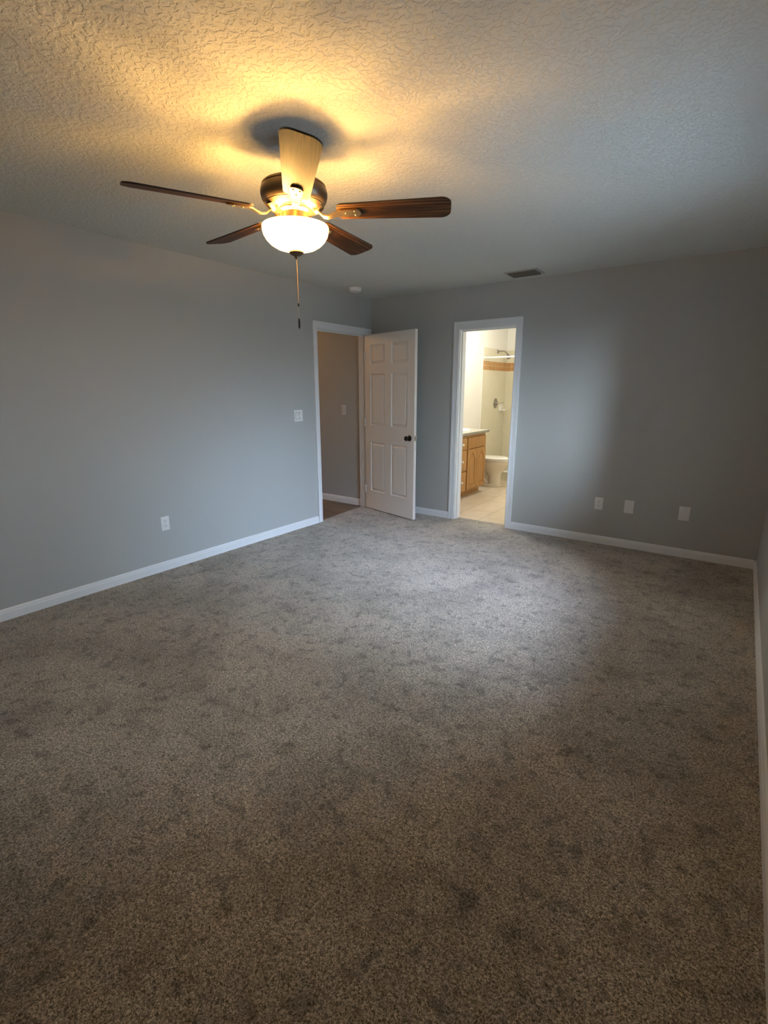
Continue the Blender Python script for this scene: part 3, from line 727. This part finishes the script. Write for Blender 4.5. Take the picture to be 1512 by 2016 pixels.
obj('seat', loft([egg(n, 0.465, 0.288, 0.21, 0.182, 0.388), egg(n, 0.465, 0.292, 0.215, 0.186, 0.393), egg(n, 0.465, 0.292, 0.215, 0.186, 0.404), egg(n, 0.465, 0.288, 0.21, 0.182, 0.408)]), 'porcelain', to, smooth=50)
obj('lid', loft([egg(n, 0.465, 0.290, 0.215, 0.184, 0.411), egg(n, 0.465, 0.294, 0.22, 0.188, 0.416), egg(n, 0.465, 0.292, 0.218, 0.186, 0.428), egg(n, 0.465, 0.278, 0.205, 0.172, 0.436), egg(n, 0.465, 0.20, 0.15, 0.12, 0.439)]), 'porcelain', to, smooth=50)
obj('tank', box_bm((0.012, -0.235, 0.385), (0.205, 0.235, 0.72), 0.02, 3), 'bone', to, smooth=50)
obj('tank_lid', box_bm((0.006, -0.245, 0.722), (0.218, 0.245, 0.755), 0.012, 3), 'bone', to, smooth=50)
for s in (-1, 1):
    obj('bolt_cap', lathe_bm([(0, 0), (0.014, 0), (0.013, 0.012), (0.007, 0.020), (0, 0.022)], 20), 'porcelain', to, smooth=50, loc=(0.40, s * 0.112, 0.016))

# ------------------------------------------------------------------ shower
SY = 2.64
struct('trim_shower_curb', boxes(((BX0, SY, -0.004), (BX1, SY + 0.11, 0.128))), 'showertile', 'low beige tiled curb in front of the shower', 'shower curb')
cap = box_bm((BX0, SY - 0.012, 0.128), (BX1, SY + 0.122, 0.148), 0.006)
tag(obj('curb_cap', cap, 'porcelain', smooth=40), 'white sill capping the low shower curb beyond the toilet', 'shower curb', kind='structure')
TT = 0.010
def tile_wall(name, lo, hi, axis, label):
    return struct(name, boxes((lo, hi)), 'showertile', label, 'shower wall')
ZB0, ZB1, ZT = 1.731, 1.872, 2.073
tile_wall('wall_shower_left', (BX0, SY, 0), (BX0 + TT, BY1, ZB0), 0, 'beige tiled left wall of the shower below the brown band')
tile_wall('wall_shower_left_top', (BX0, SY, ZB1), (BX0 + TT, BY1, ZT), 0, 'beige tiled strip above the brown band, left shower wall')
tile_wall('wall_shower_back', (BX0 + TT, BY1 - TT, 0), (BX1, BY1, ZB0), 1, 'cream tiled back wall of the shower below the brown band')
tile_wall('wall_shower_back_top', (BX0 + TT, BY1 - TT, ZB1), (BX1, BY1, ZT), 1, 'cream tiled strip above the brown band, back shower wall')
def band(lo, hi, p0, p1):
    """one quad band with uv in metres plus thickness box behind"""
    bm = bmesh.new(); uvl = bm.loops.layers.uv.new('UVMap'); bx(bm, lo, hi)
    for f in bm.faces:
        for l in f.loops:
            co = l.vert.co
            u = (co.y if abs(f.normal.x) > 0.5 else co.x)
            l[uvl].uv = (u - 0.047, co.z - ZB0)
    bm.normal_update()
    for f in bm.faces:
        for l in f.loops:
            co = l.vert.co; u = co.y if abs(f.normal.x) > 0.5 else co.x
            l[uvl].uv = (u - 0.047, co.z - ZB0)
    return bm
struct('trim_3', band((BX0, SY, ZB0), (BX0 + TT + 0.001, BY1, ZB1), 0, 0), 'accent', 'two rows of brown accent tile on the left shower wall', 'tile band')
struct('trim_4', band((BX0 + TT + 0.001, BY1 - TT - 0.001, ZB0), (BX1, BY1, ZB1), 0, 0), 'accent', 'two rows of brown accent tile on the back shower wall', 'tile band')
struct('trim_5', box_bm((BX0, SY - 0.022, 0.15), (BX0 + 0.014, SY, ZT + 0.004), 0.004), 'porcelain', 'thin pale vertical edge strip where the shower tile begins', 'tile edge')

rod = thing('shower_rod', 'ivory curtain rod crossing the shower opening', 'shower rod', (BX0 + TT, SY + 0.045, 1.915))
rb = lathe_bm([(0, 0), (0.0125, 0), (0.0125, BX1 - BX0 - TT), (0, BX1 - BX0 - TT)], 24)
obj('rod', rb, 'porcelain', rod, smooth=40, rot=(0, radians(90), 0))
obj('flange', lathe_bm([(0, 0), (0.022, 0), (0.020, 0.012), (0.0135, 0.016), (0, 0.016)], 24), 'porcelain', rod, smooth=40, rot=(0, radians(90), 0))
obj('flange', lathe_bm([(0, 0), (0.022, 0), (0.020, 0.012), (0.0135, 0.016), (0, 0.016)], 24), 'porcelain', rod, smooth=40, loc=(BX1 - BX0 - TT, 0, 0), rot=(0, radians(-90), 0))

sh = thing('shower_fixture', 'brushed metal shower head on a bent arm high on the shower wall', 'shower head', (BX0 + TT, 3.19, 2.035))
obj('escutcheon', lathe_bm([(0, 0), (0.034, 0), (0.031, 0.006), (0.015, 0.014), (0, 0.014)], 32), 'nickel', sh, smooth=40, rot=(0, radians(90), 0))
obj('arm', tube_bm([(0.0, 0, 0), (0.05, 0, 0.006), (0.10, 0, 0.004), (0.135, 0, -0.012), (0.165, 0, -0.042)], 0.0095, 14), 'nickel', sh, smooth=60)
hd = obj('shower_head', lathe_bm([(0, 0.02), (0.013, 0.02), (0.015, 0.0), (0.019, -0.015), (0.036, -0.050), (0.041, -0.062), (0.038, -0.068), (0, -0.068)], 36), 'nickel', sh, smooth=40, loc=(0.172, 0, -0.052), rot=(0, radians(-32), 0))
sv = thing('shower_valve', 'round chrome shower valve with a lever on the shower wall', 'shower valve', (BX0 + TT, 3.20, 1.20))
obj('escutcheon', lathe_bm([(0, 0), (0.086, 0), (0.084, 0.006), (0.060, 0.012), (0.034, 0.016), (0.030, 0.040), (0.022, 0.044), (0, 0.044)], 48), 'nickel', sv, smooth=35, rot=(0, radians(90), 0))
obj('lever', tube_bm([(0.040, 0, 0), (0.075, 0, 0.004), (0.110, 0, 0.010), (0.135, 0, 0.008)], [0.015, 0.011, 0.012, 0.014], 16), 'chrome', sv, smooth=60)
so = thing('soap_dish', 'small white ceramic soap dish below the shower valve', 'soap dish', (BX0 + TT, 3.42, 1.09))
obj('back_plate', box_bm((0, -0.075, -0.035), (0.012, 0.075, 0.075), 0.005), 'porcelain', so, smooth=40)
so2 = obj('tray', prism_bm([(0.012, -0.065), (0.07, -0.062), (0.098, -0.035), (0.098, 0.035), (0.07, 0.062), (0.012, 0.065)], -0.016, 0.004, 0.004), 'porcelain', so, smooth=40)
